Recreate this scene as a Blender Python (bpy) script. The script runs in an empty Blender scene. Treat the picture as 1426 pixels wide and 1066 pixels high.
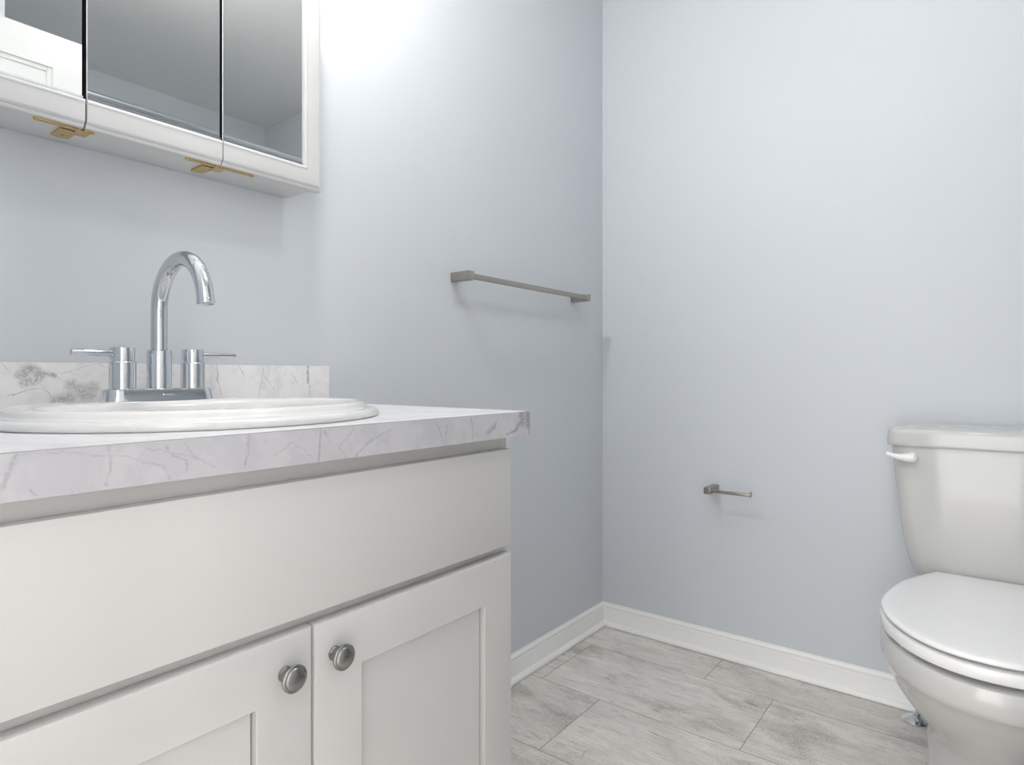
import bpy, bmesh, math
from mathutils import Vector, Matrix
C = bpy.context.scene.collection
sc = bpy.context.scene

# ---------------------------------------------------------------- camera, world, lights, exposure
cam_d = bpy.data.cameras.new('camera')
cam = bpy.data.objects.new('camera', cam_d); C.objects.link(cam)
cam.location = (1.1640, -2.0656, 0.9375)
cam.rotation_euler = (math.pi/2, 0, 0.6575)
cam_d.sensor_width = 36.0; cam_d.lens = 866.126/1426*36
cam_d.shift_y = -11.155/1426
cam_d.clip_start = 0.01
sc.camera = cam

world = bpy.data.worlds.new('doorway_fill'); sc.world = world
world.use_nodes = True
bg = world.node_tree.nodes['Background']
bg.inputs[0].default_value = (1.0, 0.985, 0.96, 1); bg.inputs[1].default_value = 3.6
_n = world.node_tree.nodes; _l = world.node_tree.links      # added fill light through the doorway; sectors dimmed for counter front and chrome stripe
_tc = _n.new('ShaderNodeTexCoord'); _sx = _n.new('ShaderNodeSeparateXYZ'); _l.new(_tc.outputs['Generated'], _sx.inputs[0])
_at = _n.new('ShaderNodeMath'); _at.operation = 'ARCTAN2'; _l.new(_sx.outputs[0], _at.inputs[0]); _l.new(_sx.outputs[1], _at.inputs[1])
_rp = _n.new('ShaderNodeValToRGB'); _mr = _n.new('ShaderNodeMapRange')
_mr.inputs['From Min'].default_value = math.radians(90); _mr.inputs['From Max'].default_value = math.radians(180)
_l.new(_at.outputs[0], _mr.inputs['Value']); _l.new(_mr.outputs[0], _rp.inputs[0])
_e = _rp.color_ramp.elements; _W = (1.0, .985, .96, 1); _D = (.03, .03, .03, 1); _M = (.40, .39, .38, 1)
_e[0].position = 0.0; _e[0].color = _W; _e[1].position = 1.0; _e[1].color = _W
for _p, _c in ((.245, _W), (.250, _D), (.285, _D), (.290, _W), (.42, _W), (.50, _M), (.80, _M), (.90, _W)): _q = _e.new(_p); _q.color = _c
_l.new(_rp.outputs[0], bg.inputs[0])

def lamp(name, typ, loc, power, size, color=(1, .97, .93), rot=(0, 0, 0), spot=None):
    d = bpy.data.lights.new(name, typ); d.energy = power; d.color = color
    if typ == 'AREA': d.shape = 'DISK'; d.size = size
    else: d.shadow_soft_size = size
    o = bpy.data.objects.new(name, d); C.objects.link(o); o.location = loc; o.rotation_euler = rot
    return o
VL_Y = (-1.42,); VL_X = 0.25; VL_Z = 2.04
CL_X, CL_Y, CL_Z = 1.04, -1.12, 2.315
CEIL_STRENGTH, VAN_STRENGTH = 104.0, 335.0

vs = sc.view_settings
vs.view_transform = 'Standard'; vs.look = 'None'; vs.gamma = 1.0; vs.exposure = 0.17; vs.use_curve_mapping = False

# ---------------------------------------------------------------- mesh helpers
def new(): return bmesh.new()
def box(bm, x0, x1, y0, y1, z0, z1, bev=0.0, seg=2):
    t = bmesh.new()
    bmesh.ops.create_cube(t, size=1.0)
    for v in t.verts:
        v.co = Vector(((x0+x1)/2+v.co.x*(x1-x0), (y0+y1)/2+v.co.y*(y1-y0), (z0+z1)/2+v.co.z*(z1-z0)))
    if bev > 0:
        bmesh.ops.bevel(t, geom=t.edges[:], offset=bev, segments=seg, profile=.5, affect='EDGES')
    merge(bm, t)
def merge(bm, t):
    m = bpy.data.meshes.new('tmp'); t.to_mesh(m); t.free(); bm.from_mesh(m); bpy.data.meshes.remove(m)
def loft(bm, rings, cap0=True, cap1=True, closed=True):
    vr = [[bm.verts.new(p) for p in r] for r in rings]
    n = len(vr[0])
    for a, b in zip(vr, vr[1:]):
        for i in range(n if closed else n-1):
            j = (i+1) % n
            bm.faces.new((a[i], a[j], b[j], b[i]))
    if cap0: bm.faces.new(vr[0][::-1])
    if cap1: bm.faces.new(vr[-1])
    return vr
def frame_of(d):
    d = Vector(d).normalized()
    u = Vector((0, 0, 1)) if abs(d.z) < .9 else Vector((1, 0, 0))
    a = d.cross(u).normalized(); b = d.cross(a).normalized()
    return d, a, b
def lathe(bm, origin, axis, prof, n=32):          # prof: (radius, distance along the axis)
    d, a, b = frame_of(axis); o = Vector(origin)
    rings = []
    for r, h in prof:
        r = max(r, 1e-4)
        rings.append([o+d*h+(a*math.cos(2*math.pi*k/n)+b*math.sin(2*math.pi*k/n))*r for k in range(n)])
    loft(bm, rings)
def tube(bm, pts, rad, n=20):
    P = [Vector(p) for p in pts]; R = rad if isinstance(rad, (list, tuple)) else [rad]*len(P)
    rings = []; a = None
    for i, p in enumerate(P):
        t = (P[min(i+1, len(P)-1)]-P[max(i-1, 0)]).normalized()
        if a is None: a = frame_of(t)[1]
        a = (a-t*a.dot(t)).normalized(); b = t.cross(a)
        rings.append([p+(a*math.cos(2*math.pi*k/n)+b*math.sin(2*math.pi*k/n))*R[i] for k in range(n)])
    loft(bm, rings)
def catmull(pts, n=6, closed=False):
    out = []; m = len(pts)
    rng = range(m if closed else m-1)
    for i in rng:
        g = (lambda k: pts[k % m]) if closed else (lambda k: pts[min(max(k, 0), m-1)])
        p0, p1, p2, p3 = g(i-1), g(i), g(i+1), g(i+2)
        for s in range(n):
            t = s/n
            out.append(tuple(.5*((2*b)+(-a+c)*t+(2*a-5*b+4*c-d)*t*t+(-a+3*b-3*c+d)*t**3) for a, b, c, d in zip(p0, p1, p2, p3)))
    if not closed: out.append(tuple(pts[-1]))
    return out
def obj(name, bm, m, parent=None, smooth=None):
    bmesh.ops.recalc_face_normals(bm, faces=bm.faces)
    me = bpy.data.meshes.new(name); bm.to_mesh(me); bm.free()
    me.materials.append(m)
    o = bpy.data.objects.new(name, me); C.objects.link(o)
    if smooth is not None:
        for p in me.polygons: p.use_smooth = True
        me.set_sharp_from_angle(angle=math.radians(smooth))
    if parent is not None:
        o.parent = parent
        M = Matrix.Translation(parent.location) if parent.type == 'EMPTY' else Matrix.Identity(4)   # meshes keep world coordinates
        o.matrix_parent_inverse = M.inverted()
    return o
def thing(name, label, cat, loc, group=None):
    o = bpy.data.objects.new(name, None); C.objects.link(o); o.location = loc
    o.empty_display_size = .1
    o['label'] = label; o['category'] = cat
    if group: o['group'] = group
    return o
def struct(name, bm, m, smooth=None):
    o = obj(name, bm, m, None, smooth); o['kind'] = 'structure'; return o
def sub(d, base):   # tiny alias: label a part that differs in look
    base['label'] = d; return base

# ---------------------------------------------------------------- materials
def mat(name, col, rough=.5, metal=0.0, spec=.5, coat=0.0, bump=None):
    m = bpy.data.materials.new(name); m.use_nodes = True
    nt = m.node_tree; b = nt.nodes['Principled BSDF']
    b.inputs['Base Color'].default_value = (*col, 1); b.inputs['Roughness'].default_value = rough
    b.inputs['Metallic'].default_value = metal; b.inputs['Specular IOR Level'].default_value = spec
    b.inputs['Coat Weight'].default_value = coat; b.inputs['Coat Roughness'].default_value = .05
    if bump:
        sc_, st, dist = bump
        tc = nt.nodes.new('ShaderNodeTexCoord'); nz = nt.nodes.new('ShaderNodeTexNoise')
        nz.inputs['Scale'].default_value = sc_; nz.inputs['Detail'].default_value = 3
        bp = nt.nodes.new('ShaderNodeBump'); bp.inputs['Strength'].default_value = st; bp.inputs['Distance'].default_value = dist
        nt.links.new(tc.outputs['Object'], nz.inputs['Vector']); nt.links.new(nz.outputs['Fac'], bp.inputs['Height'])
        nt.links.new(bp.outputs['Normal'], b.inputs['Normal'])
    return m
class N:                                            # small node-math wrapper
    def __init__(s, m): s.nt = m.node_tree; s.b = s.nt.nodes['Principled BSDF']
    def _in(s, sock, v):
        if isinstance(v, bpy.types.NodeSocket): s.nt.links.new(v, sock)
        else: sock.default_value = v
    def math(s, op, a, b=0.0, c=None, clamp=False):
        n = s.nt.nodes.new('ShaderNodeMath'); n.operation = op; n.use_clamp = clamp
        s._in(n.inputs[0], a); s._in(n.inputs[1], b)
        if c is not None: s._in(n.inputs[2], c)
        return n.outputs[0]
    def vmath(s, op, a, b=(0, 0, 0), scale=None):
        n = s.nt.nodes.new('ShaderNodeVectorMath'); n.operation = op
        s._in(n.inputs[0], a); s._in(n.inputs[1], b)
        if scale is not None: s._in(n.inputs['Scale'], scale)
        return n.outputs['Value'] if op in ('LENGTH', 'DOT_PRODUCT', 'DISTANCE') else n.outputs['Vector']
    def noise(s, vec, scale, detail=4, rough=.55, dist=0.0, color=False):
        n = s.nt.nodes.new('ShaderNodeTexNoise'); s._in(n.inputs['Vector'], vec)
        n.inputs['Scale'].default_value = scale; n.inputs['Detail'].default_value = detail
        n.inputs['Roughness'].default_value = rough; n.inputs['Distortion'].default_value = dist
        return n.outputs['Color' if color else 'Fac']
    def mapr(s, v, a, b, c, d, smooth=True):
        n = s.nt.nodes.new('ShaderNodeMapRange'); n.interpolation_type = 'SMOOTHSTEP' if smooth else 'LINEAR'
        s._in(n.inputs['Value'], v)
        for i, q in enumerate((a, b, c, d)): n.inputs[1+i].default_value = q
        return n.outputs[0]
    def mix(s, f, a, b):
        n = s.nt.nodes.new('ShaderNodeMix'); n.data_type = 'RGBA'
        s._in(n.inputs[0], f)
        for sock, v in ((n.inputs[6], a), (n.inputs[7], b)):
            if isinstance(v, tuple) and len(v) == 3: v = (*v, 1)
            s._in(sock, v)
        return n.outputs[2]
    def co(s, kind='Object'):
        n = s.nt.nodes.new('ShaderNodeTexCoord'); return n.outputs[kind]
    def xyz(s, v):
        n = s.nt.nodes.new('ShaderNodeSeparateXYZ'); s._in(n.inputs[0], v); return n.outputs
    def comb(s, x, y, z):
        n = s.nt.nodes.new('ShaderNodeCombineXYZ')
        for i, v in enumerate((x, y, z)): s._in(n.inputs[i], v)
        return n.outputs[0]
    def white(s, vec):
        n = s.nt.nodes.new('ShaderNodeTexWhiteNoise'); s._in(n.inputs['Vector'], vec); return n.outputs['Value']

M_wall = mat('wall_paint', (.635, .668, .706), .5, spec=.35, bump=(260, .06, .0006))
M_ceil = mat('ceiling_paint', (.86, .865, .855), .85, spec=.2)
M_trim = mat('trim_paint', (.88, .88, .87), .32)
M_cab = mat('cabinet_paint', (.58, .577, .57), .42)
M_med = mat('medicine_cabinet_paint', (.65, .65, .65), .38)
M_porc = mat('porcelain', (.57, .57, .56), .12, coat=.4)
M_sink = mat('sink_porcelain', (.70, .70, .695), .10, coat=.4)
M_seat = mat('toilet_seat_plastic', (.85, .85, .85), .22)
M_chrome = mat('chrome', (.64, .66, .69), .05, 1.0)
M_nickel = mat('brushed_nickel', (.40, .375, .345), .36, 1.0)
M_knob = mat('satin_nickel', (.27, .265, .26), .27, 1.0)
M_brass = mat('brass', (.66, .47, .20), .24, 1.0)
M_mirror = mat('mirror_glass', (.82, .84, .835), .012, 1.0)
M_dark = mat('gap_shade', (.02, .02, .02), .8)
M_rubber = mat('black_rubber', (.02, .02, .02), .6)
M_mark = mat('etched_mark', (.75, .76, .78), .5)
M_door = mat('door_paint', (.60, .60, .598), .4)
M_hose = mat('braided_hose', (.5, .5, .51), .4, .9, bump=(900, .4, .001))

def emis(name, col, s):
    m = bpy.data.materials.new(name); m.use_nodes = True
    b = m.node_tree.nodes['Principled BSDF']
    b.inputs['Base Color'].default_value = (.9, .9, .9, 1)
    b.inputs['Emission Color'].default_value = (*col, 1); b.inputs['Emission Strength'].default_value = s
    return m
M_globe = emis('opal_globe_glass', (1, .98, .955), VAN_STRENGTH)
M_bulb = emis('bulb_glass', (1, .98, .955), CEIL_STRENGTH)

# knob face: brushed rings
def knob_rings(m):
    n = N(m); p = n.co(); x, y, z = n.xyz(p)
    return m

# ---- floor: 12 x 24 inch wood-look tiles in a one-third running bond
def floor_mat():
    m = mat('wood_look_tile', (.5, .48, .46), .5, spec=.35); n = N(m)
    x, y, z = n.xyz(n.co())
    RH, RL = .3035, .60
    r = n.math('DIVIDE', n.math('SUBTRACT', -.1890, y), RH)         # row 0 touches the back wall (r < 0)
    row = n.math('ADD', n.math('FLOOR', r), 1.0)
    fr = n.math('FRACT', n.math('ADD', r, 50.0))
    u = n.math('DIVIDE', n.math('SUBTRACT', n.math('SUBTRACT', x, .462), n.math('MULTIPLY', row, .203)), RL)
    col = n.math('FLOOR', u); fu = n.math('FRACT', n.math('ADD', u, 50.0))
    dy = n.math('MULTIPLY', n.math('MINIMUM', fr, n.math('SUBTRACT', 1.0, fr)), RH)
    dx = n.math('MULTIPLY', n.math('MINIMUM', fu, n.math('SUBTRACT', 1.0, fu)), RL)
    d = n.math('MINIMUM', dx, dy)
    joint = n.mapr(d, .0008, .0019, 1, 0)
    idv = n.comb(row, col, 0.0)
    rnd = n.white(idv)
    off = n.vmath('SCALE', n.comb(rnd, n.white(n.comb(col, row, 3.0)), rnd), scale=37.0)
    base = n.vmath('ADD', n.comb(x, n.math('MULTIPLY', y, 1.0), 0.0), off)
    g1 = n.noise(n.vmath('MULTIPLY', base, (4.0, 15.0, 1.0)), 1.0, 6, .62, .5)     # soft grain bands
    g2 = n.noise(n.vmath('MULTIPLY', base, (14, 150, 1)), 1.0, 4, .65, .8)     # fine scratches
    bl = n.noise(n.vmath('MULTIPLY', base, (4.5, 8.0, 1)), 1.0, 4, .6, .4)   # soft dark clouds
    sp = n.noise(n.vmath('MULTIPLY', base, (230, 330, 1)), 1.0, 3, .7)       # speckle
    cf = n.noise(n.vmath('MULTIPLY', base, (2.2, 7.0, 1)), 1.0, 2, .45, .3)
    rings = n.math('FRACT', n.math('MULTIPLY', cf, 30.0))                    # contours of the growth figure
    ring = n.math('MULTIPLY', n.mapr(rings, .0, .25, 1, 0), n.mapr(n.noise(base, 5.0, 2), .50, .62, 0, 1))
    kn = n.noise(n.vmath('MULTIPLY', base, (9.0, 34.0, 1)), 1.0, 2, .5, .2)
    knot = n.mapr(kn, .69, .79, 0, 1)
    c = n.mix(n.mapr(g1, .32, .68, 0, 1), (.70, .665, .625), (.87, .835, .79))
    cl_ = n.math('MULTIPLY', n.mapr(bl, .47, .70, 0, 1), n.mapr(sp, .38, .60, .25, 1.0))
    c = n.mix(n.math('MULTIPLY', cl_, .85), c, (.31, .283, .262))
    c = n.mix(n.math('MULTIPLY', n.mapr(g2, .50, .68, 0, 1), .42), c, (.34, .315, .293))
    c = n.mix(n.math('MULTIPLY', ring, .42), c, (.34, .315, .293))
    c = n.mix(n.math('MULTIPLY', n.mapr(sp, .48, .68, 0, 1), .36), c, (.34, .315, .293))
    c = n.mix(n.math('MULTIPLY', knot, .75), c, (.16, .14, .125))
    tint = n.mapr(rnd, 0, 1, 0, .14, False)
    c = n.mix(tint, c, (.30, .275, .255))
    c = n.mix(n.math('MULTIPLY', joint, .75), c, (.27, .245, .225))
    n.nt.links.new(c, n.b.inputs['Base Color'])
    bp = n.nt.nodes.new('ShaderNodeBump'); bp.inputs['Strength'].default_value = .35; bp.inputs['Distance'].default_value = .0015
    h = n.math('SUBTRACT', n.math('MULTIPLY', g2, .25), joint)
    n.nt.links.new(h, bp.inputs['Height']); n.nt.links.new(bp.outputs['Normal'], n.b.inputs['Normal'])
    return m
M_floor = floor_mat()

# ---- marble-look laminate with traced veins (distance to line segments in the y-z plane)
VEINS_EDGE = [(-1.2567,0.8767,-1.2547,0.8602,15,0.9),(-1.2429,0.8748,-1.2409,0.8547,13,0.9),(-1.2625,0.8584,-1.274,0.8487,8,0.85),(-1.2702,0.8496,-1.2963,0.8424,3.5,0.9),(-1.2379,0.8758,-1.2369,0.8379,2.4,0.9),(-1.4556,0.8724,-1.4458,0.8579,1.6,0.6),(-1.4458,0.8579,-1.4358,0.8431,1.6,0.6),(-1.4315,0.8669,-1.4344,0.841,1.5,0.6),(-1.3822,0.8742,-1.3782,0.8582,1.6,0.8),(-1.3782,0.8582,-1.3782,0.8403,1.6,0.8),(-1.3782,0.8582,-1.3621,0.8421,1.4,0.6),(-1.3231,0.8655,-1.3284,0.8537,4,0.7),(-1.3284,0.8581,-1.3421,0.8503,8,0.6),(-1.3538,0.8393,-1.3488,0.8508,1.4,0.6),(-1.4892,0.8553,-1.4898,0.8383,1.0,0.4),(-1.6387,0.8753,-1.6396,0.859,2.6,0.6),(-1.6396,0.859,-1.6434,0.8391,2.6,0.6),(-1.6339,0.8733,-1.6251,0.8594,2.2,0.6),(-1.5903,0.8745,-1.6131,0.8525,1.5,0.5),(-1.6131,0.8525,-1.6029,0.8388,1.5,0.5),(-1.5329,0.8679,-1.5641,0.8577,3,0.4),(-1.5641,0.8577,-1.5924,0.8386,3,0.4),(-1.725,0.8754,-1.725,0.8606,3,0.45),(-1.725,0.8606,-1.7296,0.8457,3,0.45),(-1.7075,0.871,-1.7067,0.8664,2,0.4),(-1.6762,0.8638,-1.6866,0.857,1.6,0.3),(-1.6866,0.857,-1.6959,0.8518,1.6,0.3),(-1.6727,0.8604,-1.6592,0.8528,1.5,0.3),(-1.6592,0.8528,-1.6491,0.8445,1.5,0.3),(-1.5817,0.8748,-1.5817,0.8609,1,0.25),(-1.8535,0.8754,-1.8513,0.8552,2.4,0.4),(-1.8513,0.8552,-1.8557,0.8428,2.4,0.4),(-1.917,0.875,-1.921,0.8637,4,0.45),(-1.921,0.8637,-1.9268,0.85,4,0.45),(-1.9133,0.8752,-1.8875,0.8738,1.8,0.3),(-1.8875,0.8738,-1.8628,0.8689,1.8,0.3),(-1.8628,0.8689,-1.8412,0.8648,1.8,0.3),(-1.8412,0.8648,-1.8076,0.8526,1.8,0.3),(-1.8076,0.8526,-1.8025,0.8407,1.8,0.3),(-1.8063,0.871,-1.7993,0.8617,2,0.4),(-1.7993,0.8617,-1.7882,0.8565,2,0.4),(-1.7882,0.8565,-1.7869,0.8461,2,0.4),(-1.7896,0.8722,-1.7809,0.8584,2,0.35),(-1.7809,0.8584,-1.7615,0.8472,2,0.35),(-1.8236,0.87,-1.8006,0.8652,1.8,0.3),(-1.8006,0.8652,-1.7809,0.8591,1.8,0.3),(-1.9082,0.845,-1.904,0.8392,1.6,0.4),(-1.881,0.8434,-1.8805,0.8373,1.4,0.3)]
VEINS_SPLASH = [(-1.8027,0.954,-1.785,0.9352,1.0,0.5),(-1.7807,0.949,-1.7798,0.949,3,0.5),(-1.7789,0.9373,-1.7685,0.947,15,0.75),(-1.7685,0.947,-1.756,0.9373,15,0.75),(-1.7755,0.9255,-1.7614,0.9297,13,0.7),(-1.7542,0.9395,-1.7377,0.9362,7,0.75),(-1.734,0.9384,-1.6814,0.9546,1.0,0.5),(-1.6814,0.9546,-1.6639,0.9478,1.0,0.5),(-1.7951,0.9057,-1.7728,0.9147,1.1,0.6),(-1.7728,0.9147,-1.7506,0.9154,1.1,0.6),(-1.7506,0.9154,-1.7377,0.8985,1.1,0.6),(-1.715,0.9204,-1.7034,0.9145,17,0.6),(-1.7014,0.9088,-1.6875,0.9154,19,0.6),(-1.6975,0.903,-1.6885,0.9027,15,0.6),(-1.734,0.8973,-1.7189,0.9002,17,0.7),(-1.7359,0.9362,-1.715,0.9226,1,0.3),(-1.4842,0.9546,-1.4828,0.9305,1.8,0.65),(-1.4828,0.9305,-1.476,0.8982,1.8,0.65),(-1.4856,0.9506,-1.4963,0.9293,1.2,0.45),(-1.4963,0.9293,-1.491,0.9066,1.2,0.45),(-1.4423,0.9551,-1.4293,0.9331,1.8,0.55),(-1.3888,0.9529,-1.3934,0.9301,1.2,0.5),(-1.3934,0.9301,-1.4011,0.8891,1.2,0.5),(-1.3888,0.9344,-1.3733,0.9156,1.2,0.5),(-1.3733,0.9156,-1.3574,0.8863,1.2,0.5),(-1.3281,0.9402,-1.313,0.9208,1.4,0.5),(-1.289,0.9539,-1.289,0.9205,6,0.85),(-1.2837,0.9144,-1.2872,0.8962,2.6,0.6),(-1.2872,0.8962,-1.2767,0.8822,1.4,0.6),(-1.2802,0.9113,-1.2588,0.9233,1.1,0.25),(-1.2588,0.9233,-1.2479,0.9388,1.1,0.25),(-1.5589,0.908,-1.539,0.9102,1.2,0.4),(-1.6196,0.9336,-1.6061,0.9299,1,0.35)]
def marble(name, veins, mask_x, base=(.85, .835, .83)):
    m = mat(name, base, .32, spec=.45); n = N(m)
    p = n.co(); x, y, z = n.xyz(p)
    wob = n.vmath('SUBTRACT', n.noise(p, 55, 3, .6, color=True), (.5, .5, .5))
    wob2 = n.vmath('SUBTRACT', n.noise(p, 260, 2, .6, color=True), (.5, .5, .5))
    q = n.vmath('ADD', n.comb(0.0, y, z), n.vmath('ADD', n.vmath('SCALE', wob, scale=.007), n.vmath('SCALE', wob2, scale=.0035)))
    q = n.vmath('MULTIPLY', q, (0, 1, 1))
    acc = lace = None
    for ay, az, by, bz, w, s in veins:
        A = Vector((0, ay, az)); B = Vector((0, by, bz)); L2 = max((B-A).length_squared, 1e-9)
        pa = n.vmath('SUBTRACT', q, tuple(A))
        h = n.math('MULTIPLY', n.vmath('DOT_PRODUCT', pa, tuple((B-A)/L2)), 1.0, clamp=True)
        d = n.vmath('DISTANCE', pa, n.vmath('SCALE', tuple(B-A), scale=h))
        k = n.mapr(d, w*.0001, w*.00085, s, 0)
        if w >= 4: lace = k if lace is None else n.math('MAXIMUM', lace, k)
        else: acc = k if acc is None else n.math('MAXIMUM', acc, k)
    on_face = n.math('GREATER_THAN', x, mask_x)
    grain = n.noise(p, 420, 2, .7)
    acc = n.math('MULTIPLY', acc, n.mapr(n.noise(p, 120, 2, .7), .36, .60, .35, 1.0))
    web = n.mapr(n.math('ABSOLUTE', n.math('SUBTRACT', n.noise(p, 150, 3, .6, .6), .5)), .0, .10, 1, .38)
    acc = n.math('MULTIPLY', n.math('MAXIMUM', acc, n.math('MULTIPLY', lace, web)), on_face)
    # faint random veins and clouds everywhere
    nv = n.noise(p, 7, 6, .62, 1.0)
    thin = n.math('MULTIPLY', n.mapr(n.math('ABSOLUTE', n.math('SUBTRACT', nv, .5)), 0, .010, 1, 0), n.mapr(n.noise(p, 4, 2), .48, .62, 0, .22))
    cloud = n.mapr(n.noise(p, 22, 5, .65), .42, .72, 0, .45)
    cloud = n.math('ADD', cloud, n.math('MULTIPLY', n.math('GREATER_THAN', x, .5585), n.mapr(n.noise(p, 9, 4, .6), .25, .75, .75, .95)), clamp=True)   # front edge: real grey clouding, plus its shade painted as extra grey
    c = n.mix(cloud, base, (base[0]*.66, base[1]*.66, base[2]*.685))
    c = n.mix(thin, c, (.42, .41, .42))
    c = n.mix(acc, c, (.22, .215, .235))
    seam = n.math('MULTIPLY', n.math('GREATER_THAN', x, mask_x), n.mapr(z, .8757, .8762, 0, .7))   # dark joint along the top of the front edge
    if mask_x > .5: c = n.mix(seam, c, (.20, .19, .19))
    n.nt.links.new(c, n.b.inputs['Base Color'])
    return m
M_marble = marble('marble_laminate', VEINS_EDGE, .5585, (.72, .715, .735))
M_splash = marble('marble_laminate_upstand', VEINS_SPLASH, .0185)

# ================================================================ the room
RX, CZ, FY = 2.53, 2.43, -2.075
bm = new(); box(bm, -.1, RX+.1, FY-1.3, .1, -.05, 0); struct('floor', bm, M_floor)
bm = new(); box(bm, -.1, RX+.1, FY-.12, .1, CZ, CZ+.05); struct('ceiling', bm, M_ceil)
bm = new(); box(bm, -.1, 0, FY-.12, 0, 0, CZ); struct('wall_left', bm, M_wall)
bm = new(); box(bm, -.1, RX+.1, 0, .1, 0, CZ); struct('wall_back', bm, M_wall)
bm = new(); box(bm, RX, RX+.1, FY-.12, 0, 0, CZ); struct('wall_right', bm, M_wall)
bm = new()
box(bm, 0, .655, FY-.12, FY, 0, CZ); box(bm, 1.425, RX, FY-.12, FY, 0, CZ); box(bm, .655, 1.425, FY-.12, FY, 2.05, CZ)
struct('wall_front', bm, M_wall)
bm = new(); box(bm, 1.72, RX, FY, -1.442, 0, CZ); struct('wall_partition', bm, M_wall)

# baseboards: colonial profile with shoe moulding, mitred at the corner
PROF = [(0, .0018), (.0252, .0018), (.0255, .006), (.0235, .0115), (.019, .0155), (.013, .0175), (.0122, .019), (.0122, .060),
        (.0115, .0625), (.0085, .0645), (.0085, .0675), (.0105, .0690), (.0100, .0735), (.0062, .0775), (.0045, .0800), (.0040, .0824), (0, .0824)]
def base_run(name, fa, fb):
    bm = new(); loft(bm, [[fa(d, z) for d, z in PROF], [fb(d, z) for d, z in PROF]]); return struct(name, bm, M_trim, 35)
base_run('baseboard_left', lambda d, z: (d, -1.2585, z), lambda d, z: (d, -d, z))
base_run('baseboard_back', lambda d, z: (d, -d, z), lambda d, z: (RX, -d, z))
# thin caulk shadow line between shoe moulding and tile is left to the geometry itself

# room door, standing open at a right angle to the front wall (seen in the mirror)
def door_leaf():
    x0, x1, y0, y1, zt = 1.433, 1.468, -2.062, -1.301, 2.03
    bm = new()
    st = .085; rails = [(.01, .22), (.93, 1.08), (1.923, zt)]
    ymid = (y0+y1)/2
    box(bm, x0, x1, y0, y0+st, .01, zt); box(bm, x0, x1, y1-st, y1, .01, zt)
    for a, b in rails: box(bm, x0, x1, y0+st, y1-st, a, b)
    for a, b in ((.22, .93), (1.08, 1.923)):
        box(bm, x0+.011, x1-.011, y0+st, y1-st, a, b)
        # sticking moulding around each panel
        for (ya, yb, za, zb) in ((y0+st-.002, y0+st+.014, a-.002, b+.002), (y1-st-.014, y1-st+.002, a-.002, b+.002), (y0+st+.0145, y1-st-.0145, a-.002, a+.014), (y0+st+.0145, y1-st-.0145, b-.014, b+.002)):
            box(bm, x0+.006, x1-.006, ya, yb, za, zb, .001)
    o = struct('door_1', bm, M_door)
    return o
door_leaf()
bm = new()
for x in ((.640, .660), (1.420, 1.432)): box(bm, x[0], x[1], FY-.125, FY+.004, 0, 2.05)
box(bm, .640, 1.432, FY-.125, FY+.004, 2.035, 2.055)
struct('trim_1', bm, M_trim)

# ================================================================ vanity
VY0, VY1 = -2.022, -1.2605
van = thing('vanity_cabinet', 'white painted vanity cabinet with two panelled doors under the marbled counter', 'cabinet', (.27, (VY0+VY1)/2, 0))
bm = new()
box(bm, .004, .5305, VY1-.018, VY1, .0, .838, .0008)
box(bm, .004, .5305, VY0, VY0+.018, .0, .838, .0008)
box(bm, .004, .016, VY0+.018, VY1-.018, .0, .838)
box(bm, .016, .51, VY0+.018, VY1-.018, .10, .116)
# face frame
for a, b in ((VY0+.018, VY0+.045), (VY1-.045, VY1-.018)): box(bm, .5115, .5305, a, b, .10, .838)
for a, b in ((.10, .135), (.640, .680), (.795, .838)): box(bm, .5115, .5305, VY0+.045, VY1-.045, a, b)
box(bm, .5115, .5300, VY0+.045, VY1-.045, .68, .795)
obj('carcass', bm, M_cab, van)
bm = new(); box(bm, .44, .455, VY0+.018, VY1-.018, 0, .10); obj('toe_kick', bm, M_cab, van)
FX0, FX1 = .5308, .548
bm = new(); box(bm, FX0, FX1, -2.0122, -1.2702, .6631, .8176, .0016); obj('drawer_front', bm, M_cab, van, 40)
def cabinet_door(y0, y1, z0, z1, knob_y, lab):
    st = .0685
    bm = new()
    # frame as one mitre-free loop: outer box ring with rounded outer edge, square inner edge
    def ring(off, x): return [(x, y0+off, z0+off), (x, y1-off, z0+off), (x, y1-off, z1-off), (x, y0+off, z1-off)]
    rings = [ring(.001, FX0), ring(0, FX0+.002), ring(0, FX1-.004), ring(.0012, FX1-.0012), ring(.004, FX1), ring(st-.001, FX1), ring(st, FX1-.001), ring(st, FX1-.0162), ring(st+.0022, FX1-.0162), ring(st+.0022, FX1-.0090)]
    loft(bm, rings, True, True)
    d = obj('door', bm, M_cab, van, 30)
    bm = new(); kz = .6078
    lathe(bm, (FX1, knob_y, kz), (1, 0, 0), [(.0085, -.001), (.0085, .0015), (.0075, .003), (.0062, .006), (.0058, .011), (.0068, .0135), (.0115, .0150), (.0142, .0162), (.0150, .0178), (.0150, .0192), (.0140, .0204), (.0128, .0208), (.0124, .0218), (.0105, .0232), (.007, .0244), (.003, .0250), (.0002, .0251)], 40)
    k = obj('knob', bm, M_knob, d, 32); k['label'] = lab
cabinet_door(-2.0122, -1.6412, .115, .6495, -1.6765, 'round brushed nickel knob')
cabinet_door(-1.6388, -1.2678, .115, .6495, -1.6115, 'round brushed nickel knob')

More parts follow.
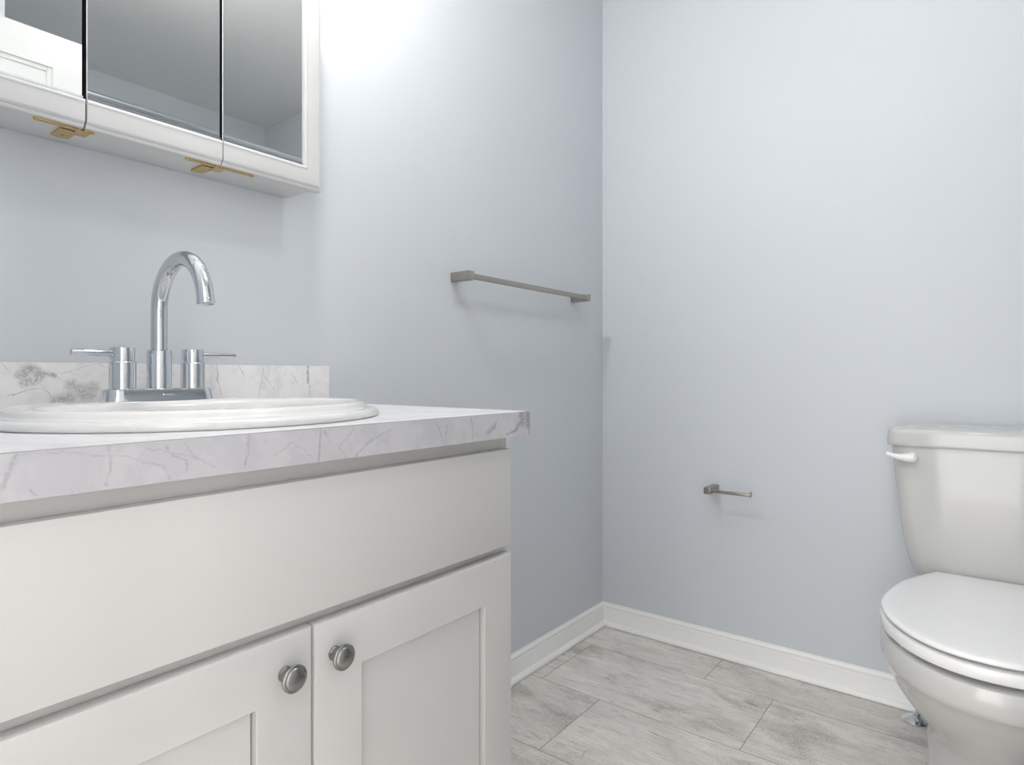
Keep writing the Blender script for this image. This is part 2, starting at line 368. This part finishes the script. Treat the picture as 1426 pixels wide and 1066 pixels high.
# countertop with an oval cut-out
CT0, CT1, CX0, CX1, CYL, CYR = .8382, .8771, .001, .56, -2.055, -1.2347
SX, SY = .297, -1.640
top = thing('countertop', 'white marbled laminate countertop with grey veins on the vanity', 'countertop', (.28, (CYL+CYR)/2, CT0))
bm = new()
angs = sorted([2*math.pi*k/72 for k in range(72)]+[math.atan2(y-SY, x-SX) % (2*math.pi) for x in (CX0, CX1) for y in (CYL, CYR)])
def on_rect(a, ins):
    dx, dy = math.cos(a), math.sin(a); t = 1e9
    if dx > 1e-9: t = min(t, (CX1-ins-SX)/dx)
    if dx < -1e-9: t = min(t, (CX0+ins-SX)/dx)
    if dy > 1e-9: t = min(t, (CYR-ins-SY)/dy)
    if dy < -1e-9: t = min(t, (CYL+ins-SY)/dy)
    return SX+dx*t, SY+dy*t
hole = [(SX+.175*math.cos(a), SY+.205*math.sin(a)) for a in angs]
o1 = [on_rect(a, 0) for a in angs]; o2 = [on_rect(a, .0012) for a in angs]
R = [[(x, y, CT0) for x, y in hole], [(x, y, CT0) for x, y in o1], [(x, y, CT1-.0012) for x, y in o1], [(x, y, CT1) for x, y in o2], [(x, y, CT1) for x, y in hole]]
R.append(R[0])
vr = loft(bm, R, False, False)
bmesh.ops.remove_doubles(bm, verts=bm.verts, dist=1e-6)
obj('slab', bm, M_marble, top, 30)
bm = new(); box(bm, .0008, .020, CYL, -1.235, CT1, .9560, .0010); obj('backsplash', bm, M_splash, top, 40)

# sink
snk = thing('sink', 'oval white porcelain drop-in sink set in the marbled countertop', 'sink', (SX, SY, CT1))
NS = 96
def ell(cx, rx, ry, z): return [(cx+rx*math.cos(2*math.pi*k/NS), SY+ry*math.sin(2*math.pi*k/NS), CT1+z) for k in range(NS)]
L = [(SX, .2200, .2430, .0004), (SX, .2215, .2450, .0020), (SX, .2218, .2452, .0050), (SX, .2205, .2440, .0082), (SX, .2175, .2405, .0105), (SX, .2130, .2360, .0114), (SX, .2085, .2315, .0112),
     (SX, .2050, .2280, .0118), (SX, .2030, .2260, .0140), (SX, .2015, .2245, .0172), (SX, .1990, .2220, .0198), (SX, .1950, .2180, .0212), (SX+.002, .1890, .2130, .0215),
     (SX+.026, .1610, .2070, .0212), (SX+.030, .1550, .2030, .0200), (SX+.032, .1515, .1995, .0170), (SX+.033, .1490, .1970, .0110), (SX+.034, .1450, .1920, -.010),
     (SX+.035, .1330, .1780, -.060), (SX+.035, .1130, .1500, -.105), (SX+.033, .0760, .1000, -.135), (SX+.030, .0360, .0420, -.146), (SX+.030, .0230, .0230, -.150)]
bm = new(); loft(bm, [ell(*q) for q in L], False, True)
obj('basin', bm, M_sink, snk, 60)
bm = new(); lathe(bm, (SX+.030, SY, CT1-.151), (0, 0, 1), [(.030, 0), (.030, .004), (.027, .006), (.022, .0055), (.020, .003), (.019, .006), (.0002, .008)]); obj('drain', bm, M_chrome, snk, 40)

# faucet
FZ = CT1+.0212
FXc = .143
fau = thing('faucet', 'chrome two-handle centerset faucet with tall arched spout on the sink', 'faucet', (FXc, -1.6375, FZ))
HL, HR, SP = -1.6883, -1.5860, -1.6372
def stadium(hx, hy, z, p=3.2, n=64):
    out = []
    for k in range(n):
        a = 2*math.pi*k/n; c, s = math.cos(a), math.sin(a)
        out.append((FXc+hx*math.copysign(abs(c)**(2/2.6), c), SP+hy*math.copysign(abs(s)**(2/7), s), z))
    return out
def slab_out(hx, hy, r, z, n=8):
    out = []
    for cx, cy, a0 in ((hx-r, hy-r, 0), (-(hx-r), hy-r, 90), (-(hx-r), -(hy-r), 180), (hx-r, -(hy-r), 270)):
        for k in range(n+1):
            a = math.radians(a0+90*k/n); out.append((FXc+cx+r*math.cos(a), SP+cy+r*math.sin(a), z))
    return out
bm = new()
loft(bm, [slab_out(.0265, .0795, .020, FZ), slab_out(.0260, .0790, .020, FZ+.002), slab_out(.0232, .0768, .019, FZ+.0150), slab_out(.0222, .0756, .018, FZ+.0170), slab_out(.0205, .0740, .017, FZ+.0180)])
base = obj('base', bm, M_chrome, fau, 28)
bm = new()
xf = FXc+.0252
lathe(bm, (xf-.0006, SP-.004, FZ+.0088), (1, 0, .2), [(.0014, 0), (.0014, .0005), (.0002, .0006)], 16)
for k in range(8): box(bm, xf-.0008, xf-.0001, SP-.0010+k*.00165, SP-.0010+k*.00165+.0010, FZ+.0083, FZ+.0092+(.0004 if k in (0, 4) else 0))
e = obj('emblem', bm, M_mark, base); e['label'] = 'tiny pale etched maker mark'
for yc, sgn in ((HL, -1), (HR, 1)):
    bm = new()
    lathe(bm, (FXc, yc, FZ+.0175), (0, 0, 1), [(.0178, 0), (.0178, .0395), (.0172, .0405), (.0165, .0410)], 40)
    lathe(bm, (FXc, yc, FZ+.0580), (0, 0, 1), [(.0160, 0), (.0162, .0010), (.0162, .0200), (.0156, .0212), (.0140, .0217), (.0002, .0220)], 40)
    h = obj('handle', bm, M_chrome, fau, 30)
    bm = new()
    d = Vector((.10, sgn, 0)).normalized()
    lathe(bm, Vector((FXc, yc, FZ+.0705))+d*.010, d, [(.0046, 0), (.0046, .0565), (.0042, .0578), (.0034, .0582), (.0002, .0583)], 24)
    obj('lever', bm, M_chrome, h, 40)
bm = new(); lathe(bm, (FXc, SP, FZ+.0175), (0, 0, 1), [(.0172, 0), (.0172, .0575), (.0166, .0590), (.0150, .0595), (.0118, .0597)], 40)
obj('spout_collar', bm, M_chrome, fau, 30)
bm = new()
RA, ZC, RT = .0735, 1.0345, .0118
sd = Vector((1.0, .0, 0)).normalized()
pts = [Vector((FXc, SP, FZ+.070)), Vector((FXc, SP, 1.00)), Vector((FXc, SP, ZC-.008))]
for k in range(0, 31):
    a = math.pi-(math.pi-math.radians(6))*k/30
    pts.append(Vector((FXc, SP, ZC))+sd*(RA+RA*math.cos(a))+Vector((0, 0, RA*math.sin(a))))
tube(bm, pts, RT, 32)
spt = obj('spout', bm, M_chrome, fau, 50)
end = pts[-1]; dr = (pts[-1]-pts[-2]).normalized()
bm = new(); lathe(bm, end-dr*.0005, dr, [(RT, 0), (RT+.0005, .0015), (RT+.0005, .0060), (RT-.0015, .0068), (RT-.003, .0060), (.0002, .0055)], 32)
obj('aerator', bm, M_chrome, spt, 40)

# ================================================================ medicine cabinet
MZ0, MZ1 = 1.304, 1.800
MYR, MYL = -1.3165, -1.930
med = thing('medicine_cabinet', 'white three-door mirrored medicine cabinet on the wall above the faucet', 'cabinet', (.05, (MYR+MYL)/2, MZ0))
bm = new()
BR = -1.3296
box(bm, .0006, .084, MYL+.013, BR, MZ0, MZ1-.003, .0012)
obj('body', bm, M_med, med, 40)
bm = new(); box(bm, .0842, .0862, MYL+.016, BR-.002, MZ0+.010, MZ1-.010); o = obj('joint_shade_board', bm, M_dark, med); o['label'] = 'dark sheet added as shade in the joints between the mirrored doors'  # added sheet, its dark colour stands in for shade in the door joints
# frame moulding: (inset from the outer edge, x)
FR = [(0, .0888), (0, .1035), (.0012, .1052), (.0052, .1060), (.0062, .1085), (.0085, .1106), (.0125, .1113), (.0345, .1112), (.0362, .1122), (.0385, .1122), (.0405, .1108), (.0425, .1062), (.0425, .0888)]
MID = ((-1.7235, -1.5205), (-1.9310+.001, -1.7262), (-1.5185, MYR))
def rail_pt(i, x, y, bottom): return (x, y, MZ0-.003+i if bottom else MZ1-i)
def med_door(y0, y1, left, right):
    bm = new()
    ya = lambda i: y0+i if left else y0
    yb = lambda i: y1-i if right else y1
    loft(bm, [[(x, ya(i), MZ0-.003+i) for i, x in FR], [(x, yb(i), MZ0-.003+i) for i, x in FR]])
    loft(bm, [[(x, ya(i), MZ1-i) for i, x in FR], [(x, yb(i), MZ1-i) for i, x in FR]])
    if right: loft(bm, [[(x, y1-i, MZ0-.003+i) for i, x in FR], [(x, y1-i, MZ1-i) for i, x in FR]])
    if left: loft(bm, [[(x, y0+i, MZ0-.003+i) for i, x in FR], [(x, y0+i, MZ1-i) for i, x in FR]])
    box(bm, .0885, .0898, y0+.014, y1-.014, MZ0-.001, MZ1-.002)     # backing board
    d = obj('door', bm, M_med, med, 25)
    g = .0425
    bm = new()
    a = y0+(g+.0005 if left else .0010); b = y1-(g+.0005 if right else .0010)
    box(bm, .1020, .1052, a, b, MZ0-.003+g+.0005, MZ1-g-.0005, .0012, 1)
    mm = obj('mirror', bm, M_mirror, d); mm['label'] = 'mirror pane'
    bm = new()
    box(bm, .1045, .1068, a, b, MZ0-.003+g+.0002, MZ0-.003+g+.0040, .0005, 1)
    mm = obj('mirror_channel', bm, M_chrome, d); mm['label'] = 'thin metal channel under the mirror pane'
med_door(*MID[1], True, False); med_door(*MID[0], False, False); med_door(*MID[2], False, True)
# brass pivot hinges under the door joints
def hinge(yj, strips, plate):
    bm = new()
    zt = MZ0-.0032
    for a, b in strips:
        # round-ended strip on the door edge
        r = .0042; xc = .0945; pts = []
        for k in range(13):
            t = math.pi/2+math.pi*k/12; pts.append((xc+r*math.cos(t), 0, 0, a+r-r*math.sin(t-math.pi/2+math.pi/2)+0))
        out = []
        for k in range(9): t = math.radians(180+180*k/8); out.append((xc+r*math.cos(t), a+r+r*math.sin(t)))
        for k in range(9): t = math.radians(180*k/8); out.append((xc+r*math.cos(t), b-r+r*math.sin(t)))
        loft(bm, [[(x, y, zt) for x, y in out], [(x, y, zt-.0022) for x, y in out]])
    a, b, x0, x1 = plate
    box(bm, x0, x1, a, b, zt-.0010, MZ0-.0001, .0006, 1)
    box(bm, x0+.032, .0935, b-.006, b+.013, zt-.0016, MZ0-.0030, .0005, 1)
    h = obj('hinge', bm, M_brass, med, 30); h['label'] = 'polished brass pivot hinge'
    scr = [((s[0]+.0045), .0945) for s in strips]+[((s[1]-.0045), .0945) for s in strips]+[((a+b)/2, x0+.014)]
    for y, x in scr:
        bm = new(); lathe(bm, (x, y, zt-(.0020 if x > .09 else .0008)), (0, 0, -1), [(.0027, 0), (.0027, .0006), (.0018, .0011), (.0002, .0012)], 16)
        obj('screw', bm, M_brass, h, 40)
hinge(-1.725, [(-1.7850, -1.7290), (-1.7240, -1.7090)], (-1.7475, -1.7245, .034, .078))
hinge(-1.5195, [(-1.5760, -1.5215), (-1.5175, -1.4540)], (-1.5385, -1.5165, .034, .078))

# ================================================================ towel bar, paper holder, shower rod
tb = thing('towel_bar', 'brushed nickel square towel bar mounted on the pale blue wall', 'towel bar', (.03, -.515, 1.202))
for y0, y1 in ((-.832, -.8085), (-.224, -.2005)):
    bm = new(); box(bm, .0005, .0672, y0, y1, 1.1900, 1.2145, .0015); obj('post', bm, M_nickel, tb, 40)
bm = new(); box(bm, .0520, .0655, -.8090, -.2235, 1.1945, 1.2085, .0012); obj('bar', bm, M_nickel, tb, 40)
tp = thing('toilet_paper_holder', 'empty brushed nickel toilet paper holder on the wall beside the toilet', 'toilet paper holder', (.43, -.04, .5615))
bm = new(); box(bm, .4205, .4430, -.0827, -.0005, .5490, .5705, .0016); obj('post', bm, M_nickel, tp, 40)
bm = new(); box(bm, .4425, .5660, -.0790, -.0685, .5545, .5645, .0012)
arm = obj('arm', bm, M_nickel, tp, 40)
bm = new(); box(bm, .5655, .5690, -.0815, -.0660, .5530, .5700, .0010); obj('end_cap', bm, M_nickel, arm, 40)

rod = thing('shower_curtain_rod', 'chrome shower rod high across the room, reflected in the medicine cabinet mirror', 'shower rod', (1.755, -.72, 2.0))
bm = new(); tube(bm, [(1.755, -1.440, 2.0), (1.755, -.9, 2.0), (1.755, -.4, 2.0), (1.755, -.002, 2.0)], .0155, 28); obj('rod', bm, M_chrome, rod, 50)
for y, s in ((-.0005, -1), (-1.4415, 1)):
    bm = new(); lathe(bm, (1.755, y, 2.0), (0, s, 0), [(.034, 0), (.034, .004), (.026, .010), (.020, .022), (.0165, .024)], 32); obj('flange', bm, M_chrome, rod, 40)

# ================================================================ toilet
TX = 1.165
toi = thing('toilet', 'white two-piece toilet with closed lid against the back wall', 'toilet', (TX, -.4, 0))
HALF = [(.111, -.197), (.140, -.255), (.171, -.335), (.187, -.420), (.1925, -.492), (.186, -.550), (.165, -.612), (.127, -.672), (.086, -.709), (.042, -.728), (0, -.733)]
def outline(half, off=0.0, n=5):
    c = catmull([(-x, y) for x, y in half], n)            # left side, back to front
    c = c+[(-x, y) for x, y in reversed(c[:-1])]
    if off:
        P = [Vector((x, y)) for x, y in c]; o = []; m = len(P)
        for i in range(m):
            t = (P[(i+1) % m]-P[i-1]).normalized(); nrm = Vector((t.y, -t.x))
            o.append(P[i]-nrm*off if False else P[i]+nrm*(-off))
        c = [(p.x, p.y) for p in o]
    return c
def area_sign(c): return sum(a[0]*b[1]-b[0]*a[1] for a, b in zip(c, c[1:]+c[:1]))
def grow(c, off):
    P = [Vector(p) for p in c]; s = 1 if area_sign(c) > 0 else -1; out = []; m = len(P)
    for i in range(m):
        t = (P[(i+1) % m]-P[i-1]).normalized(); out.append((P[i].x+s*t.y*off, P[i].y-s*t.x*off))
    return out
O0 = outline(HALF)
def at_z(c, z): return [(TX+x, y, z) for x, y in c]
# lid
def scaled(c, f): return [(x*f, -.45+(y+.45)*f) for x, y in c]
O0 = [(x, -.197+(y+.197)*.988) for x, y in O0]
bm = new()
loft(bm, [at_z(scaled(O0, .975), .4400), at_z(scaled(O0, .994), .4404), at_z(O0, .4425), at_z(scaled(O0, .998), .4460), at_z(scaled(O0, .990), .4485), at_z(scaled(O0, .965), .4500), at_z(scaled(O0, .90), .4510), at_z(scaled(O0, .7), .4518), at_z(scaled(O0, .3), .4522)])
obj('lid', bm, M_seat, toi, 60)
# seat ring
SEAT = [(.098, -.215), (.135, -.262), (.170, -.338), (.1875, -.420), (.1938, -.492), (.1875, -.552), (.166, -.614), (.128, -.6745), (.0865, -.7115), (.042, -.7305), (0, -.7355)]
OS = [(x, -.197+(y+.197)*.990) for x, y in outline(SEAT)]
OI = [(x*.58, -.475+(y+.475)*.60) for x, y in OS]
bm = new()
rg = [at_z(scaled(OS, .97), .4105), at_z(scaled(OS, .994), .4115), at_z(OS, .4140), at_z(OS, .4285), at_z(scaled(OS, .994), .4322), at_z(scaled(OS, .97), .4338), at_z(OI, .4338), at_z(scaled(OI, 1.02), .424), at_z(OI, .4105)]
rg.append(rg[0]); loft(bm, rg, False, False); bmesh.ops.remove_doubles(bm, verts=bm.verts, dist=1e-6)
seat = obj('seat', bm, M_seat, toi, 50)
for dx, dy in ((-.10, -.38), (.10, -.38), (-.09, -.62), (.09, -.62)):
    bm = new(); box(bm, TX+dx*1.5-.010, TX+dx*1.5+.010, dy-.006, dy+.006, .3995, .4110, .002); obj('bumper', bm, M_seat, seat)
for dx in (-.073, .073):
    bm = new(); box(bm, TX+dx-.018, TX+dx+.018, -.2150, -.1800, .4015, .4445, .006, 3); obj('seat_hinge', bm, M_seat, toi, 40)
# bowl with pedestal
def egg(hw, yb, yf, hb=None, n=48):
    """closed outline: half ellipse to the front, softer back of half width hb"""
    hb = hb if hb else hw*.75
    ym = yb+(yf-yb)*.52; out = []
    for k in range(n):
        a = 2*math.pi*k/n; c, s = math.cos(a), math.sin(a)
        if s <= 0: out.append((hw*c, ym+(ym-yf)*s))
        else:
            x = hw*math.copysign(abs(c)**.62, c); w = s**1.3
            x *= 1-(1-hb/hw)*w
            out.append((x, ym+(yb-ym)*(s**.72)))
    return out
BW = [(0, .126, -.165, -.560, .112), (.010, .126, -.165, -.560, .112), (.018, .121, -.170, -.553, .108), (.060, .119, -.172, -.546, .106), (.120, .1175, -.175, -.541, .104), (.155, .1170, -.175, -.546, .104), (.180, .1190, -.175, -.560, .106),
      (.205, .1285, -.176, -.585, .108), (.232, .1460, -.178, -.616, .112), (.262, .1640, -.181, -.650, .117), (.295, .1780, -.185, -.684, .124), (.322, .1850, -.188, -.706, .130), (.340, .1885, -.190, -.720, .133), (.3455, .1915, -.190, -.7270, .135), (.3500, .1940, -.190, -.7315, .136),
      (.358, .1955, -.190, -.7350, .136), (.378, .1955, -.190, -.7355, .136), (.390, .1943, -.190, -.7335, .135), (.3975, .1905, -.192, -.7295, .132), (.4000, .1845, -.196, -.7230, .128)]
bm = new(); loft(bm, [[(TX+x, y, z) for x, y in egg(hw, yb, yf, hb)] for z, hw, yb, yf, hb in BW])
box(bm, TX-.115, TX+.115, -.26, -.045, .33, .4000, .018, 3)
obj('bowl', bm, M_porc, toi, 30)
# tank
def rrect(hw, y0, y1, r, bow=0.0, n=10, m=10):
    r = min(r, hw*.98, (y0-y1)*.49); out = []
    cs = [(hw-r, y0-r, 0), (-(hw-r), y0-r, 90), (-(hw-r), y1+r, 180), (hw-r, y1+r, 270)]
    for cx, cy, a0 in cs:
        for k in range(n+1):
            a = math.radians(a0+90*k/n); out.append([cx+r*math.cos(a), cy+r*math.sin(a)])
        if a0 == 180:
            xs = -(hw-r)
            for k in range(1, m): out.append([xs+2*(hw-r)*k/m, y1])
    for p in out:
        if p[1] < (y0+y1)/2: p[1] -= bow*(1-min(1, (p[0]/hw)**2))*((y0+y1)/2-p[1])/((y0-y1)/2)
    return out
TK = [(.4020, .118, -.050, -.150), (.4045, .132, -.042, -.160), (.4120, .1465, -.034, -.168), (.4260, .1580, -.028, -.175), (.4480, .1685, -.024, -.180), (.4780, .1775, -.022, -.184), (.52, .1850, -.020, -.187), (.58, .1925, -.019, -.189), (.66, .2005, -.018, -.190), (.74, .2085, -.017, -.191), (.7555, .2095, -.017, -.191)]
bm = new(); loft(bm, [[(TX+x, y, z) for x, y in rrect(hw, y0, y1, .034, .014)] for z, hw, y0, y1 in TK])
obj('tank', bm, M_porc, toi, 60)
LD = [(.7550, .2180, -.008, -.1960), (.7565, .2195, -.007, -.1980), (.7620, .2200, -.007, -.1985), (.7880, .2185, -.007, -.1970), (.7955, .2165, -.009, -.1950), (.8000, .2120, -.013, -.1910), (.8025, .2040, -.020, -.1840), (.8045, .180, -.040, -.165), (.8060, .12, -.07, -.13)]
bm = new(); loft(bm, [[(TX+x, y, z) for x, y in rrect(hw, y0, y1, .036, .014)] for z, hw, y0, y1 in LD])
obj('tank_lid', bm, M_porc, toi, 60)
bm = new()
hx, hy, hz = 1.0035, -.1930, .7270
lathe(bm, (hx, hy+.006, hz), (0, -1, 0), [(.0135, 0), (.0140, .004), (.0138, .012), (.0125, .020), (.0095, .026), (.005, .029), (.0002, .0297)], 28)
tube(bm, catmull([(hx+.004, hy-.014, hz), (hx-.012, hy-.016, hz), (hx-.028, hy-.0175, hz+.001), (hx-.042, hy-.019, hz+.0045), (hx-.0525, hy-.020, hz+.0075), (hx-.0565, hy-.0204, hz+.0085)], 4),
     [.0115]*3+[.0112, .0108, .0100, .0092, .0083, .0075, .0068, .0062, .0058, .0054, .0052, .0052, .0053, .0054, .0054, .0050, .0040, .0022], 20)
obj('flush_handle', bm, M_seat, toi, 50)
# water supply rising from the floor
sup = thing('water_supply_pipe', 'chrome water supply stub with round floor flange by the toilet', 'supply pipe', (1.000, -.062, 0))
bm = new(); lathe(bm, (1.000, -.063, .0003), (0, 0, 1), [(.0345, 0), (.0345, .0012), (.031, .0040), (.022, .0085), (.014, .0120), (.0095, .0135), (.0090, .0140)], 40)
obj('escutcheon', bm, M_chrome, sup, 35)
bm = new(); tube(bm, [(1.000, -.063, .010), (1.012, -.066, .040), (1.0235, -.069, .068), (1.035, -.072, .10)], .0082, 24); obj('pipe', bm, M_chrome, sup, 50)
bm = new(); lathe(bm, (1.035, -.072, .095), (.25, -.05, 1), [(.011, 0), (.013, .004), (.013, .03), (.010, .036), (.008, .05)], 24)
lathe(bm, (1.040, -.080, .114), (0, -1, 0), [(.007, 0), (.007, .016), (.013, .020), (.014, .028), (.0002, .030)], 24)
obj('stop_valve', bm, M_chrome, sup, 35)
bm = new(); tube(bm, catmull([(1.046, -.075, .140), (1.055, -.085, .20), (1.062, -.10, .29), (1.066, -.10, .36), (1.067, -.10, .4125)], 6), .0055, 16); obj('hose', bm, M_hose, sup, 60)

# ================================================================ lamps (above the frame)
vl = thing('wall_lamp', 'chrome wall lamp with a small opal globe above the medicine cabinet', 'lamp', (.04, -1.42, 2.09))
bm = new(); box(bm, .0005, .026, -1.48, -1.36, VL_Z+.015, VL_Z+.085, .006, 3); obj('back_plate', bm, M_chrome, vl, 40)
for y in VL_Y:
    bm = new(); tube(bm, catmull([(.024, y, VL_Z+.05), (.09, y, VL_Z+.068), (.17, y, VL_Z+.096), (.22, y, VL_Z+.098), (VL_X, y, VL_Z+.065)], 5), .008, 16); arm_ = obj('arm', bm, M_chrome, vl, 50)
    bm = new(); lathe(bm, (VL_X, y, VL_Z+.028), (0, 0, 1), [(.030, 0), (.030, .012), (.022, .020), (.009, .024)], 32); obj('socket', bm, M_chrome, arm_, 40)
    bm = new(); bmesh.ops.create_uvsphere(bm, u_segments=32, v_segments=16, radius=.034, matrix=Matrix.Translation((VL_X, y, VL_Z))); obj('globe', bm, M_globe, arm_, 60)
cl = thing('ceiling_light', 'bare round bulb under a white ceiling rose in the middle of the ceiling', 'lamp', (CL_X, CL_Y, CZ))
bm = new(); lathe(bm, (CL_X, CL_Y, CZ-.0005), (0, 0, -1), [(.060, 0), (.060, .008), (.050, .020), (.028, .032), (.028, .075)], 48); obj('ceiling_rose', bm, M_med, cl, 40)
bm = new(); bmesh.ops.create_uvsphere(bm, u_segments=32, v_segments=16, radius=.045, matrix=Matrix.Translation((CL_X, CL_Y, CL_Z))); obj('bulb', bm, M_bulb, cl, 60)
